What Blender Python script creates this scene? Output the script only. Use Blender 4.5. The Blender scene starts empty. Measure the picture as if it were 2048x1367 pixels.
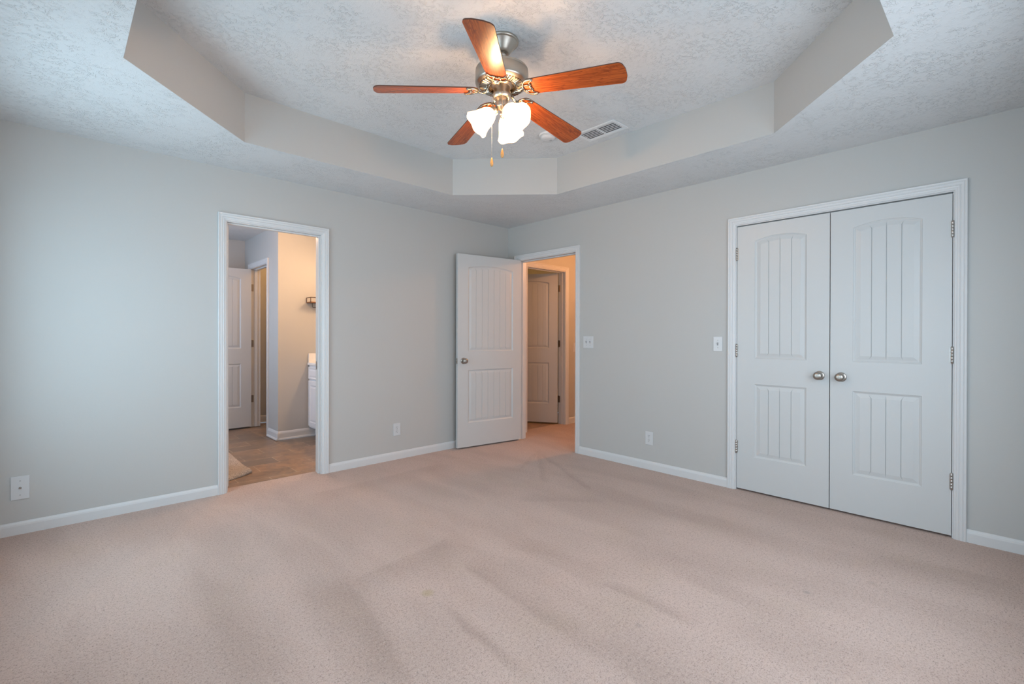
import bpy, bmesh, math, random
from mathutils import Vector, Matrix

# ------------------------------------------------------------------ camera, world, daylight, exposure
scene = bpy.context.scene
COL = scene.collection
H = 2.44                      # flat ceiling height
TRAY = 2.76                   # top of the tray recess

F_PX, CY_PX = 952.642, 673.83
YAW, PITCH, ROLL = 0.809469, 0.00275405, 0.00221677
CAM = Vector((-3.81420, -4.07411, 1.18587))
cam_data = bpy.data.cameras.new('camera')
cam_data.sensor_width = 36.0
cam_data.sensor_fit = 'HORIZONTAL'
cam_data.lens = F_PX / 2048 * 36.0
cam_data.shift_y = -(683.5 - CY_PX) / 2048
cam_data.clip_start = 0.02
cam = bpy.data.objects.new('camera', cam_data)
COL.objects.link(cam)
fw = Vector((math.cos(YAW) * math.cos(PITCH), math.sin(YAW) * math.cos(PITCH), -math.sin(PITCH)))
rt = Vector((math.sin(YAW), -math.cos(YAW), 0))
up = rt.cross(fw)
rt2 = rt * math.cos(ROLL) + up * math.sin(ROLL)
up2 = -rt * math.sin(ROLL) + up * math.cos(ROLL)
cm = Matrix((rt2, up2, -fw)).transposed().to_4x4()
cm.translation = CAM
cam.matrix_world = cm
scene.camera = cam

world = bpy.data.worlds.new('sky')
scene.world = world
world.use_nodes = True
wb = world.node_tree.nodes['Background']
wb.inputs['Color'].default_value = (0.62, 0.80, 1.0, 1)
wb.inputs['Strength'].default_value = 1.6

DAY = (0.30, 0.74, 1.0)
WIN_POWER = (41, 38)
WINS = [(-1.60, -0.50), (-3.75, -2.65)]        # y spans of the two windows in the side wall (x = -4.21)
WZ0, WZ1 = 0.55, 2.00


def area(name, loc, rot, sx, sy, power, col, spread=180):
    d = bpy.data.lights.new(name, 'AREA')
    d.shape = 'RECTANGLE'
    d.size, d.size_y = sx, sy
    d.energy = power
    d.color = col
    d.spread = math.radians(spread)
    o = bpy.data.objects.new(name, d)
    o.location = loc
    o.rotation_euler = rot
    COL.objects.link(o)
    return o


for (a, b), pw in zip(WINS, WIN_POWER):           # skylight coming in through each window (light faces +x)
    area('window_daylight', (-4.36, (a + b) / 2, (WZ0 + WZ1) / 2), (0, math.radians(-90), 0), WZ1 - WZ0, b - a, pw, DAY if pw < 30 else (0.60, 0.85, 1.0))
# back wall window behind the camera, added as flat fill for the room
BW = (-2.75, -0.95)
area('window_daylight', ((BW[0] + BW[1]) / 2, -4.51, (WZ0 + WZ1) / 2), (math.radians(74), 0, 0), BW[1] - BW[0], WZ1 - WZ0, 46, (0.78, 0.90, 1.0))
# the bathroom's own window
BWIN = (0.9, 2.3)
area('window_daylight', (-4.15, (BWIN[0] + BWIN[1]) / 2, 1.6), (0, math.radians(-90), 0), 1.2, BWIN[1] - BWIN[0], 40, (0.55, 0.74, 1.0))

vs = scene.view_settings
vs.view_transform = 'Standard'
vs.look = 'None'
vs.gamma = 1.0
vs.use_curve_mapping = False
vs.exposure = -0.08
scene.cycles.diffuse_bounces = 8
scene.cycles.max_bounces = 12

# ------------------------------------------------------------------ node helpers


def new_mat(name):
    m = bpy.data.materials.new(name)
    m.use_nodes = True
    nt = m.node_tree
    return m, nt, nt.nodes['Principled BSDF']


def N(nt, typ, **kw):
    n = nt.nodes.new(typ)
    for k, v in kw.items():
        if k in ('op',):
            n.operation = v
        elif k == 'ins':
            for i, x in v.items():
                n.inputs[i].default_value = x
        else:
            setattr(n, k, v)
    return n


def L(nt, a, b):
    nt.links.new(a, b)


def math_node(nt, op, a, b=None, c=None, clamp=False):
    n = nt.nodes.new('ShaderNodeMath')
    n.operation = op
    n.use_clamp = clamp
    for i, x in enumerate((a, b, c)):
        if x is None:
            continue
        if isinstance(x, (int, float)):
            n.inputs[i].default_value = x
        else:
            L(nt, x, n.inputs[i])
    return n.outputs[0]


def mix_col(nt, fac, a, b):
    n = nt.nodes.new('ShaderNodeMix')
    n.data_type = 'RGBA'
    for idx, x in ((0, fac), (6, a), (7, b)):
        if isinstance(x, (int, float)):
            n.inputs[idx].default_value = x
        elif isinstance(x, tuple):
            n.inputs[idx].default_value = (*x, 1) if len(x) == 3 else x
        else:
            L(nt, x, n.inputs[idx])
    return n.outputs[2]


def smooth(nt, x, a, b, lo=0.0, hi=1.0):
    n = nt.nodes.new('ShaderNodeMapRange')
    n.interpolation_type = 'SMOOTHSTEP'
    L(nt, x, n.inputs['Value'])
    n.inputs['From Min'].default_value = a
    n.inputs['From Max'].default_value = b
    n.inputs['To Min'].default_value = lo
    n.inputs['To Max'].default_value = hi
    return n.outputs['Result']


def noise(nt, vec, scale, detail=4, rough=0.55, dist=0.0):
    n = nt.nodes.new('ShaderNodeTexNoise')
    n.inputs['Scale'].default_value = scale
    n.inputs['Detail'].default_value = detail
    n.inputs['Roughness'].default_value = rough
    n.inputs['Distortion'].default_value = dist
    if vec is not None:
        L(nt, vec, n.inputs['Vector'])
    return n


def bump(nt, height, bsdf, strength, dist):
    b = nt.nodes.new('ShaderNodeBump')
    b.inputs['Strength'].default_value = strength
    b.inputs['Distance'].default_value = dist
    L(nt, height, b.inputs['Height'])
    L(nt, b.outputs[0], bsdf.inputs['Normal'])


def simple(name, col, rough=0.5, metal=0.0, spec=0.5, var=0.03, vscale=6.0, bmp=0.0, bscale=200.0):
    m, nt, p = new_mat(name)
    p.inputs['Roughness'].default_value = rough
    p.inputs['Metallic'].default_value = metal
    p.inputs['Specular IOR Level'].default_value = spec
    g = N(nt, 'ShaderNodeNewGeometry')
    n = noise(nt, g.outputs['Position'], vscale, 3)
    c2 = tuple(max(0, c * (1 - var)) for c in col)
    c1 = tuple(min(1, c * (1 + var)) for c in col)
    L(nt, mix_col(nt, n.outputs['Fac'], c2, c1), p.inputs['Base Color'])
    if bmp > 0:
        nb = noise(nt, g.outputs['Position'], bscale, 2)
        bump(nt, nb.outputs['Fac'], p, bmp, 0.002)
    return m


M = {}
M['wall'] = simple('grey_wall_paint', (0.482, 0.482, 0.470), 0.42, spec=0.35, var=0.015, vscale=1.2, bmp=0.12, bscale=90)
M['trim'] = simple('white_trim_paint', (0.63, 0.635, 0.64), 0.36, spec=0.45, var=0.012, vscale=4, bmp=0.03, bscale=120)
M['door'] = simple('white_door_paint', (0.55, 0.56, 0.56), 0.38, spec=0.45, var=0.012, vscale=3, bmp=0.04, bscale=160)
M['plate'] = simple('white_plastic', (0.60, 0.61, 0.62), 0.3, var=0.01)
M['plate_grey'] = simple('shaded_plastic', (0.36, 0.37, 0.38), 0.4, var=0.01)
M['dark'] = simple('dark_slot', (0.03, 0.03, 0.03), 0.7)
M['vent'] = simple('white_enamel', (0.74, 0.75, 0.76), 0.4)
M['vent_dark'] = simple('duct_interior', (0.03, 0.03, 0.032), 0.8)
M['nickel'] = simple('brushed_nickel', (0.50, 0.45, 0.39), 0.36, 1.0, var=0.05, vscale=14)
M['nickel_polished'] = simple('polished_nickel', (0.36, 0.315, 0.255), 0.17, 1.0, var=0.05, vscale=30)
M['nickel_dark'] = simple('worn_nickel', (0.40, 0.365, 0.33), 0.32, 1.0, var=0.08, vscale=40)
M['hinge'] = simple('satin_hinge_steel', (0.50, 0.47, 0.44), 0.34, 1.0, var=0.06, vscale=60)
M['chain'] = simple('ball_chain_steel', (0.62, 0.57, 0.52), 0.25, 1.0)
M['fob'] = simple('turned_pine_fob', (0.62, 0.30, 0.09), 0.4, var=0.2, vscale=60)
M['counter'] = simple('cultured_marble', (0.84, 0.83, 0.81), 0.2, var=0.02)
M['cabinet'] = simple('white_cabinet_paint', (0.78, 0.79, 0.81), 0.38, var=0.01)
M['shelf_wood'] = simple('brown_shelf_wood', (0.20, 0.085, 0.035), 0.5, var=0.3, vscale=40)
M['black_metal'] = simple('black_wire', (0.05, 0.042, 0.038), 0.45, 0.6)
M['brown_metal'] = simple('dark_bronze_wire', (0.11, 0.07, 0.05), 0.45, 0.5)


def ceiling_mat():
    m, nt, p = new_mat('textured_ceiling_paint')
    p.inputs['Roughness'].default_value = 0.55
    p.inputs['Specular IOR Level'].default_value = 0.35
    p.inputs['Base Color'].default_value = (0.66, 0.67, 0.675, 1)
    g = N(nt, 'ShaderNodeNewGeometry')
    pos = g.outputs['Position']
    # brushed stomp texture: thin short ridges gathered in drifts with flat paint between
    d = noise(nt, pos, 22, 2, 0.5)
    off = N(nt, 'ShaderNodeVectorMath', operation='SCALE')
    L(nt, d.outputs['Color'], off.inputs[0])
    off.inputs['Scale'].default_value = 0.035
    ad = N(nt, 'ShaderNodeVectorMath', operation='ADD')
    L(nt, pos, ad.inputs[0])
    L(nt, off.outputs[0], ad.inputs[1])
    n1 = noise(nt, ad.outputs[0], 62, 2, 0.5, 0.25)
    ridge = math_node(nt, 'ABSOLUTE', math_node(nt, 'SUBTRACT', n1.outputs['Fac'], 0.5))
    ridge = smooth(nt, ridge, 0.0, 0.085, 1.0, 0.0)
    gate = smooth(nt, noise(nt, pos, 38, 2, 0.5).outputs['Fac'], 0.42, 0.56)
    drift = smooth(nt, noise(nt, pos, 5.5, 3, 0.6).outputs['Fac'], 0.36, 0.58, 0.2, 1.0)
    n3 = noise(nt, pos, 150, 2, 0.6)
    h = math_node(nt, 'MULTIPLY', math_node(nt, 'MULTIPLY', ridge, gate), drift)
    h = math_node(nt, 'ADD', h, math_node(nt, 'MULTIPLY', n3.outputs['Fac'], 0.15))
    bump(nt, h, p, 0.75, 0.0034)
    return m


M['ceiling'] = ceiling_mat()


def carpet_mat():
    m, nt, p = new_mat('beige_carpet')
    p.inputs['Roughness'].default_value = 0.95
    p.inputs['Specular IOR Level'].default_value = 0.1
    p.inputs['Sheen Weight'].default_value = 0.15
    g = N(nt, 'ShaderNodeNewGeometry')
    pos = g.outputs['Position']
    wob = noise(nt, pos, 5, 4, 0.6)
    sub = N(nt, 'ShaderNodeVectorMath', operation='SUBTRACT')
    L(nt, wob.outputs['Color'], sub.inputs[0])
    sub.inputs[1].default_value = (0.5, 0.5, 0.5)
    sc = N(nt, 'ShaderNodeVectorMath', operation='SCALE')
    L(nt, sub.outputs[0], sc.inputs[0])
    sc.inputs['Scale'].default_value = 0.08
    P = N(nt, 'ShaderNodeVectorMath', operation='ADD')
    L(nt, pos, P.inputs[0])
    L(nt, sc.outputs[0], P.inputs[1])

    def streak(a, b, w0, w1, amt):
        """nap mark from a to b: sharp edge on the -n side (w0), soft edge on the +n side (w1)"""
        ax, ay = a
        bx, by = b
        ln = math.hypot(bx - ax, by - ay)
        u = ((bx - ax) / ln, (by - ay) / ln, 0)
        n = (-u[1], u[0], 0)
        s = N(nt, 'ShaderNodeVectorMath', operation='SUBTRACT')
        L(nt, P.outputs[0], s.inputs[0])
        s.inputs[1].default_value = (ax, ay, 0)

        def dot(v):
            d = N(nt, 'ShaderNodeVectorMath', operation='DOT_PRODUCT')
            L(nt, s.outputs[0], d.inputs[0])
            d.inputs[1].default_value = v
            return d.outputs['Value']
        du, dv = dot(u), dot(n)
        e = min(0.12, ln * 0.25)
        k = math_node(nt, 'MULTIPLY', smooth(nt, du, -e, e), smooth(nt, du, ln - e, ln + e, 1, 0))
        k2 = math_node(nt, 'MULTIPLY', smooth(nt, dv, -w0, w0 * 0.2), smooth(nt, dv, 0.0, w1, 1, 0))
        return math_node(nt, 'MULTIPLY', math_node(nt, 'MULTIPLY', k, k2), amt)

    marks = [
        ((-2.294, -2.127), (-2.352, -2.895), 0.04, 0.22, 0.55), ((-2.352, -2.895), (-2.37, -3.4), 0.05, 0.2, 0.35),
        ((-1.948, -2.148), (-1.951, -2.729), 0.04, 0.25, 0.35),
        ((-2.953, -2.70), (-2.80, -1.85), 0.04, 0.34, 0.42),
        ((-2.6, -2.40), (-2.64, -2.9), 0.03, 0.06, 0.5),
        ((-0.262, -0.728), (-0.954, -1.454), 0.03, 0.07, 0.38), ((-0.304, -0.802), (-0.847, -1.831), 0.03, 0.07, 0.42),
        ((-0.273, -0.718), (-0.85, -1.05), 0.03, 0.07, 0.3),
        ((-1.923, -2.70), (-1.92, -3.15), 0.03, 0.10, 0.55),
        ((-2.134, -1.798), (-2.773, -1.883), 0.03, 0.30, 0.35),
        ((-1.31, -0.44), (-2.45, -0.49), 0.05, 0.28, 0.30),
        ((-1.40, -1.62), (-1.0, -2.05), 0.05, 0.20, 0.30),
        ((-0.47, -4.05), (-0.60, -3.55), 0.04, 0.25, 0.30),
        ((-1.42, -2.5), (-1.36, -3.6), 0.08, 0.30, 0.25), ((-0.9, -1.9), (-0.85, -3.2), 0.08, 0.30, 0.28),
        ((-3.3, -1.0), (-3.35, -2.3), 0.08, 0.30, 0.25),
    ]
    tot = None
    for mk in marks:
        s = streak(*mk)
        tot = s if tot is None else math_node(nt, 'MAXIMUM', tot, s)
    # broad vacuum drift along the room
    mp = N(nt, 'ShaderNodeMapping')
    L(nt, pos, mp.inputs['Vector'])
    mp.inputs['Scale'].default_value = (2.6, 0.9, 1)
    drift = noise(nt, mp.outputs[0], 1.3, 4, 0.55, 0.4)
    dr = smooth(nt, drift.outputs['Fac'], 0.35, 0.68)
    dark = math_node(nt, 'ADD', tot, math_node(nt, 'MULTIPLY', dr, 0.38), clamp=True)
    base = mix_col(nt, dark, (0.575, 0.432, 0.375), (0.385, 0.277, 0.230))
    blotch = smooth(nt, noise(nt, pos, 2.3, 3, 0.6).outputs['Fac'], 0.52, 0.72)
    base = mix_col(nt, math_node(nt, 'MULTIPLY', blotch, 0.35), base, (0.50, 0.378, 0.30))
    # tuft speckle
    f1 = noise(nt, pos, 190, 3, 0.7)
    f2 = noise(nt, pos, 75, 2, 0.6)
    sp = math_node(nt, 'ADD', math_node(nt, 'MULTIPLY', f1.outputs['Fac'], 0.7), math_node(nt, 'MULTIPLY', f2.outputs['Fac'], 0.3))
    base = mix_col(nt, smooth(nt, sp, 0.36, 0.50, 0.85, 0.0), base, (0.25, 0.18, 0.15))
    base = mix_col(nt, smooth(nt, sp, 0.52, 0.66, 0.0, 0.45), base, (0.70, 0.57, 0.52))
    # small stains
    for (x, y, r, c, amt) in [(-2.581, -2.219, 0.035, (0.40, 0.31, 0.14), 0.5), (-0.977, -3.612, 0.022, (0.30, 0.24, 0.2), 0.35),
                              (-1.301, -3.423, 0.018, (0.26, 0.22, 0.2), 0.45), (-2.091, -3.022, 0.02, (0.28, 0.22, 0.19), 0.35)]:
        d = N(nt, 'ShaderNodeVectorMath', operation='DISTANCE')
        L(nt, pos, d.inputs[0])
        d.inputs[1].default_value = (x, y, 0)
        base = mix_col(nt, smooth(nt, d.outputs['Value'], r * 0.3, r * 1.2, amt, 0.0), base, c)
    L(nt, base, p.inputs['Base Color'])
    hb = math_node(nt, 'ADD', f1.outputs['Fac'], math_node(nt, 'MULTIPLY', f2.outputs['Fac'], 0.6))
    bump(nt, hb, p, 0.55, 0.012)
    return m


M['carpet'] = carpet_mat()


def vinyl_mat():
    m, nt, p = new_mat('brown_slate_vinyl')
    p.inputs['Roughness'].default_value = 0.38
    g = N(nt, 'ShaderNodeNewGeometry')
    pos = g.outputs['Position']
    b = N(nt, 'ShaderNodeTexBrick')
    L(nt, pos, b.inputs['Vector'])
    b.offset = 0.5
    b.inputs['Scale'].default_value = 1.0
    b.inputs['Mortar Size'].default_value = 0.004
    b.inputs['Mortar Smooth'].default_value = 0.3
    b.inputs['Brick Width'].default_value = 0.46
    b.inputs['Row Height'].default_value = 0.23
    b.inputs['Color1'].default_value = (0.36, 0.22, 0.135, 1)
    b.inputs['Color2'].default_value = (0.19, 0.145, 0.11, 1)
    b.inputs['Mortar'].default_value = (0.46, 0.34, 0.24, 1)
    n = noise(nt, pos, 7, 6, 0.65, 1.2)
    c = mix_col(nt, smooth(nt, n.outputs['Fac'], 0.35, 0.68, 0.0, 0.7), b.outputs['Color'], (0.16, 0.125, 0.10))
    n2 = noise(nt, pos, 3.1, 4, 0.6, 0.8)
    c = mix_col(nt, smooth(nt, n2.outputs['Fac'], 0.52, 0.7, 0.0, 0.6), c, (0.40, 0.24, 0.14))
    L(nt, c, p.inputs['Base Color'])
    bump(nt, n.outputs['Fac'], p, 0.08, 0.004)
    return m


M['vinyl'] = vinyl_mat()


def blade_mat():
    m, nt, p = new_mat('cherry_blade_veneer')
    p.inputs['Roughness'].default_value = 0.26
    p.inputs['Specular IOR Level'].default_value = 0.35
    p.inputs['Coat Weight'].default_value = 0.12
    p.inputs['Coat Roughness'].default_value = 0.25
    tc = N(nt, 'ShaderNodeTexCoord')
    mp = N(nt, 'ShaderNodeMapping')
    L(nt, tc.outputs['Object'], mp.inputs['Vector'])
    mp.inputs['Scale'].default_value = (1.6, 16, 16)
    n = noise(nt, mp.outputs[0], 1.6, 3, 0.5, 0.6)
    rings = math_node(nt, 'FRACT', math_node(nt, 'MULTIPLY', n.outputs['Fac'], 9.0))
    ring = smooth(nt, rings, 0.70, 1.0)
    mp2 = N(nt, 'ShaderNodeMapping')
    L(nt, tc.outputs['Object'], mp2.inputs['Vector'])
    mp2.inputs['Scale'].default_value = (6, 190, 190)
    fine = noise(nt, mp2.outputs[0], 1.0, 4, 0.6)
    c = mix_col(nt, smooth(nt, fine.outputs['Fac'], 0.35, 0.65), (0.22, 0.046, 0.010), (0.38, 0.088, 0.018))
    c = mix_col(nt, math_node(nt, 'MULTIPLY', ring, 0.6), c, (0.115, 0.022, 0.008))
    L(nt, c, p.inputs['Base Color'])
    return m


M['blade'] = blade_mat()
M['blade_edge'] = simple('dark_blade_edge', (0.10, 0.035, 0.018), 0.4)


def rug_mat():
    m, nt, p = new_mat('shaggy_beige_rug')
    p.inputs['Roughness'].default_value = 1.0
    p.inputs['Specular IOR Level'].default_value = 0.05
    g = N(nt, 'ShaderNodeNewGeometry')
    f = noise(nt, g.outputs['Position'], 130, 4, 0.75)
    c = mix_col(nt, smooth(nt, f.outputs['Fac'], 0.35, 0.65), (0.52, 0.40, 0.32), (0.92, 0.80, 0.70))
    L(nt, c, p.inputs['Base Color'])
    bump(nt, f.outputs['Fac'], p, 1.0, 0.02)
    return m


M['rug'] = rug_mat()


def glow_mat(name, col, strength):
    m, nt, p = new_mat(name)
    p.inputs['Base Color'].default_value = (0.9, 0.88, 0.82, 1)
    p.inputs['Roughness'].default_value = 0.3
    p.inputs['Emission Color'].default_value = (*col, 1)
    p.inputs['Emission Strength'].default_value = strength
    t = N(nt, 'ShaderNodeBsdfTransparent')          # frosted glass lets part of the bulb's light straight through
    mx = N(nt, 'ShaderNodeMixShader')
    mx.inputs[0].default_value = 0.5
    L(nt, p.outputs[0], mx.inputs[1])
    L(nt, t.outputs[0], mx.inputs[2])
    L(nt, mx.outputs[0], nt.nodes['Material Output'].inputs[0])
    return m


M['shade'] = glow_mat('lit_frosted_shade', (1.0, 0.58, 0.26), 7.0)


def glass_mat():
    m, nt, p = new_mat('window_glass')
    out = nt.nodes['Material Output']
    nt.nodes.remove(p)
    t = N(nt, 'ShaderNodeBsdfTransparent')
    gl = N(nt, 'ShaderNodeBsdfGlossy')
    gl.inputs['Roughness'].default_value = 0.02
    mx = N(nt, 'ShaderNodeMixShader')
    mx.inputs[0].default_value = 0.05
    L(nt, t.outputs[0], mx.inputs[1])
    L(nt, gl.outputs[0], mx.inputs[2])
    L(nt, mx.outputs[0], out.inputs[0])
    return m


M['glass'] = glass_mat()

# ------------------------------------------------------------------ mesh helpers


def box(bm, x0, x1, y0, y1, z0, z1, mat=0):
    v = [bm.verts.new(p) for p in ((x0, y0, z0), (x1, y0, z0), (x1, y1, z0), (x0, y1, z0), (x0, y0, z1), (x1, y0, z1), (x1, y1, z1), (x0, y1, z1))]
    fs = []
    for f in ((0, 3, 2, 1), (4, 5, 6, 7), (0, 1, 5, 4), (1, 2, 6, 5), (2, 3, 7, 6), (3, 0, 4, 7)):
        q = bm.faces.new([v[i] for i in f])
        q.material_index = mat
        fs.append(q)
    return v


def bevel_box(bm, x0, x1, y0, y1, z0, z1, b, mat=0, seg=2):
    t = bmesh.new()
    box(t, x0, x1, y0, y1, z0, z1)
    bmesh.ops.bevel(t, geom=t.edges[:] + t.verts[:], offset=b, segments=seg, affect='EDGES', profile=0.5)
    me = bpy.data.meshes.new('tmp')
    t.to_mesh(me)
    t.free()
    n0 = len(bm.faces)
    bm.from_mesh(me)
    bpy.data.meshes.remove(me)
    bm.faces.ensure_lookup_table()
    for f in bm.faces[n0:]:
        f.material_index = mat


def quad(bm, pts, mat=0):
    f = bm.faces.new([bm.verts.new(p) for p in pts])
    f.material_index = mat
    return f


def lathe(bm, prof, seg=32, mtx=None, mat=0, cap0=True, cap1=True):
    """prof: (r, z) points; revolved about local Z, then transformed by mtx"""
    mtx = mtx or Matrix.Identity(4)
    rings = []
    for r, z in prof:
        if r < 1e-6:
            rings.append([bm.verts.new(mtx @ Vector((0, 0, z)))])
        else:
            rings.append([bm.verts.new(mtx @ Vector((r * math.cos(2 * math.pi * i / seg), r * math.sin(2 * math.pi * i / seg), z))) for i in range(seg)])
    for a, b in zip(rings[:-1], rings[1:]):
        for i in range(seg):
            j = (i + 1) % seg
            if len(a) == 1 and len(b) == 1:
                continue
            if len(a) == 1:
                f = bm.faces.new((a[0], b[j], b[i]))
            elif len(b) == 1:
                f = bm.faces.new((a[i], a[j], b[0]))
            else:
                f = bm.faces.new((a[i], a[j], b[j], b[i]))
            f.material_index = mat
            f.smooth = True
    if cap0 and len(rings[0]) > 1:
        bm.faces.new(list(reversed(rings[0]))).material_index = mat
    if cap1 and len(rings[-1]) > 1:
        bm.faces.new(rings[-1]).material_index = mat


def tube(bm, pts, r, seg=8, mat=0, closed=False, flat=1.0):
    pts = [Vector(p) for p in pts]
    rings = []
    n = len(pts)
    prev = None
    for i, p in enumerate(pts):
        if closed:
            d = (pts[(i + 1) % n] - pts[i - 1]).normalized()
        else:
            d = (pts[min(i + 1, n - 1)] - pts[max(i - 1, 0)]).normalized()
        ref = Vector((0, 0, 1)) if abs(d.z) < 0.9 else Vector((1, 0, 0))
        if prev is not None:
            ref = prev
        s = d.cross(ref)
        if s.length < 1e-4:
            s = d.cross(Vector((1, 0.3, 0)))
        s.normalize()
        u = s.cross(d).normalized()
        prev = u
        rr = r[i] if isinstance(r, (list, tuple)) else r
        rings.append([bm.verts.new(p + s * math.cos(2 * math.pi * k / seg) * rr + u * math.sin(2 * math.pi * k / seg) * rr * flat) for k in range(seg)])
    rng = range(n) if closed else range(n - 1)
    for i in rng:
        a, b = rings[i], rings[(i + 1) % n]
        for k in range(seg):
            f = bm.faces.new((a[k], a[(k + 1) % seg], b[(k + 1) % seg], b[k]))
            f.smooth = True
            f.material_index = mat
    if not closed:
        bm.faces.new(list(reversed(rings[0]))).material_index = mat
        bm.faces.new(rings[-1]).material_index = mat


def obj(name, bm, mats, parent=None, loc=(0, 0, 0), rotz=0.0, sharp=None):
    bmesh.ops.recalc_face_normals(bm, faces=bm.faces[:])
    if name.startswith(('floor', 'ceiling')) and not name.startswith('ceiling_fan'):      # flat sheets face the room
        want = 1 if name.startswith('floor') else -1
        bm.normal_update()
        bmesh.ops.reverse_faces(bm, faces=[f for f in bm.faces if f.normal.z * want < 0])
    me = bpy.data.meshes.new(name)
    bm.to_mesh(me)
    bm.free()
    for m in (mats if isinstance(mats, (list, tuple)) else [mats]):
        me.materials.append(m)
    o = bpy.data.objects.new(name, me)
    COL.objects.link(o)
    o.location = loc
    o.rotation_euler = (0, 0, rotz)
    if parent:
        o.parent = parent
    if sharp:
        md = o.modifiers.new('auto_bevel', 'BEVEL')
        md.width = sharp
        md.segments = 2
        md.limit_method = 'ANGLE'
        md.angle_limit = math.radians(40)
    return o


def tag(o, label, cat=None, kind=None, group=None):
    o['label'] = label
    if cat:
        o['category'] = cat
    if kind:
        o['kind'] = kind
    if group:
        o['group'] = group
    return o


def empty(name, loc, rotz, label, cat=None, kind=None, group=None):
    o = bpy.data.objects.new(name, None)
    o.empty_display_size = 0.1
    COL.objects.link(o)
    o.location = loc
    o.rotation_euler = (0, 0, rotz)
    return tag(o, label, cat, kind, group)


RB = math.radians(-90)        # things on the wall at x = 0 (their local X runs toward -y, local -Y faces the room)

# ------------------------------------------------------------------ room shell
T = 0.115                     # wall thickness
HEAD = 2.058                  # top of the rough door openings


def wall_x(name, label, y0, x0, x1, z1, opens=(), mat='wall', thick=T):
    """wall parallel to X, from y0 to y0+thick, with door / window openings (xa, xb, za, zb)"""
    bm = bmesh.new()
    cur = x0
    for (a, b, za, zb) in sorted(opens):
        if a > cur:
            box(bm, cur, a, y0, y0 + thick, 0, z1)
        if za > 0:
            box(bm, a, b, y0, y0 + thick, 0, za)
        box(bm, a, b, y0, y0 + thick, zb, z1)
        cur = b
    box(bm, cur, x1, y0, y0 + thick, 0, z1)
    return tag(obj(name, bm, M[mat]), label, 'wall', 'structure')


def wall_y(name, label, x0, y0, y1, z1, opens=(), mat='wall', thick=T):
    bm = bmesh.new()
    cur = y0
    for (a, b, za, zb) in sorted(opens):
        if a > cur:
            box(bm, x0, x0 + thick, cur, a, 0, z1)
        if za > 0:
            box(bm, x0, x0 + thick, a, b, 0, za)
        box(bm, x0, x0 + thick, a, b, zb, z1)
        cur = b
    box(bm, x0, x0 + thick, cur, y1, 0, z1)
    return tag(obj(name, bm, M[mat]), label, 'wall', 'structure')


XW, YS = -4.21, -4.36         # side wall and back wall inner faces
J = 0.018
# clear openings between the jambs
BATH = (-2.892, -2.187)
BED = (-1.005, -0.185)
CLO = (-3.834, -2.600)
HALL = (0.385, 1.102)
WC = (2.05, 2.72)

wall_x('wall_left', 'grey painted bedroom wall with the doorway to the bathroom', 0.0, XW - T, 0.0, 2.8, [(BATH[0] - J, BATH[1] + J, 0, HEAD)])
wall_y('wall_right', 'grey painted bedroom wall holding the closet and hallway doorways', 0.0, YS - T, T, 2.8,
       [(BED[0] - J, BED[1] + J, 0, HEAD), (CLO[0] - J, CLO[1] + J, 0, HEAD)])
wall_y('wall_side', 'grey bedroom wall with two daylight windows', XW - T, YS - T, 0.0, 2.8, [(a, b, WZ0, WZ1) for a, b in WINS])
wall_x('wall_back', 'grey bedroom wall behind the viewpoint', YS - T, XW, 0.0, 2.8, [(BW[0], BW[1], WZ0, WZ1)])

# bathroom shell
wall_x('wall_bathroom_vanity', 'warmly lit bathroom wall behind the wall shelf and vanity end', 1.66, -2.01, -1.0, H)
wall_y('wall_bathroom_closet', 'narrow bathroom wall with the inner doorway', -2.01, 1.66 + T, 2.99, H, [(WC[0] - J, WC[1] + J, 0, HEAD)])
wall_x('wall_bathroom_far', 'dim far wall above the open inner bathroom door', 2.99, -4.0, -0.8, H)
wall_y('wall_bathroom_side', 'bathroom wall out past the vanity', -1.12, T, 1.66, H)
wall_y('wall_bathroom_outer', 'outer bathroom wall past the bath mat', -4.0, T, 2.99, H, [(BWIN[0], BWIN[1], 1.0, 2.2)])
wall_y('wall_inner_closet', 'far wall of the small room off the bathroom', -0.9, 1.66 + T, 2.99, H)
# hall, laundry and closet shells
wall_x('wall_hall', 'warm lit hallway wall with the ajar door', 0.055, T, 2.7, H, [(HALL[0] - J, HALL[1] + J, 0, HEAD)])
wall_y('wall_hall_end', 'hallway end wall', 2.7, -1.8, 0.17, H)
wall_x('wall_hall_side', 'hallway wall opposite the ajar door', -1.8, T, 2.7, H)
wall_y('wall_laundry_near', 'side wall of the room beyond the hallway door', 0.1, 0.17, 2.0, H)
wall_x('wall_laundry_back', 'back wall of the room beyond the hallway door', 1.9, 0.215, 1.9, H, thick=0.1)
wall_y('wall_laundry_far', 'far side wall of the room beyond the hallway door', 1.8, 0.17, 1.9, H, thick=0.1)
wall_y('wall_closet_back', 'closet back wall', 0.78, -4.3, -2.1, H)
wall_x('wall_closet_end', 'closet end wall toward the back', -4.3 - T, T, 0.78 + T, H)
wall_x('wall_closet_start', 'closet end wall toward the hallway', -2.1, T, 0.78 + T, H)

# floors
bm = bmesh.new()


def rect(bm, x0, x1, y0, y1, z=0.0, mat=0):
    quad(bm, ((x0, y0, z), (x1, y0, z), (x1, y1, z), (x0, y1, z)), mat)


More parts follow.
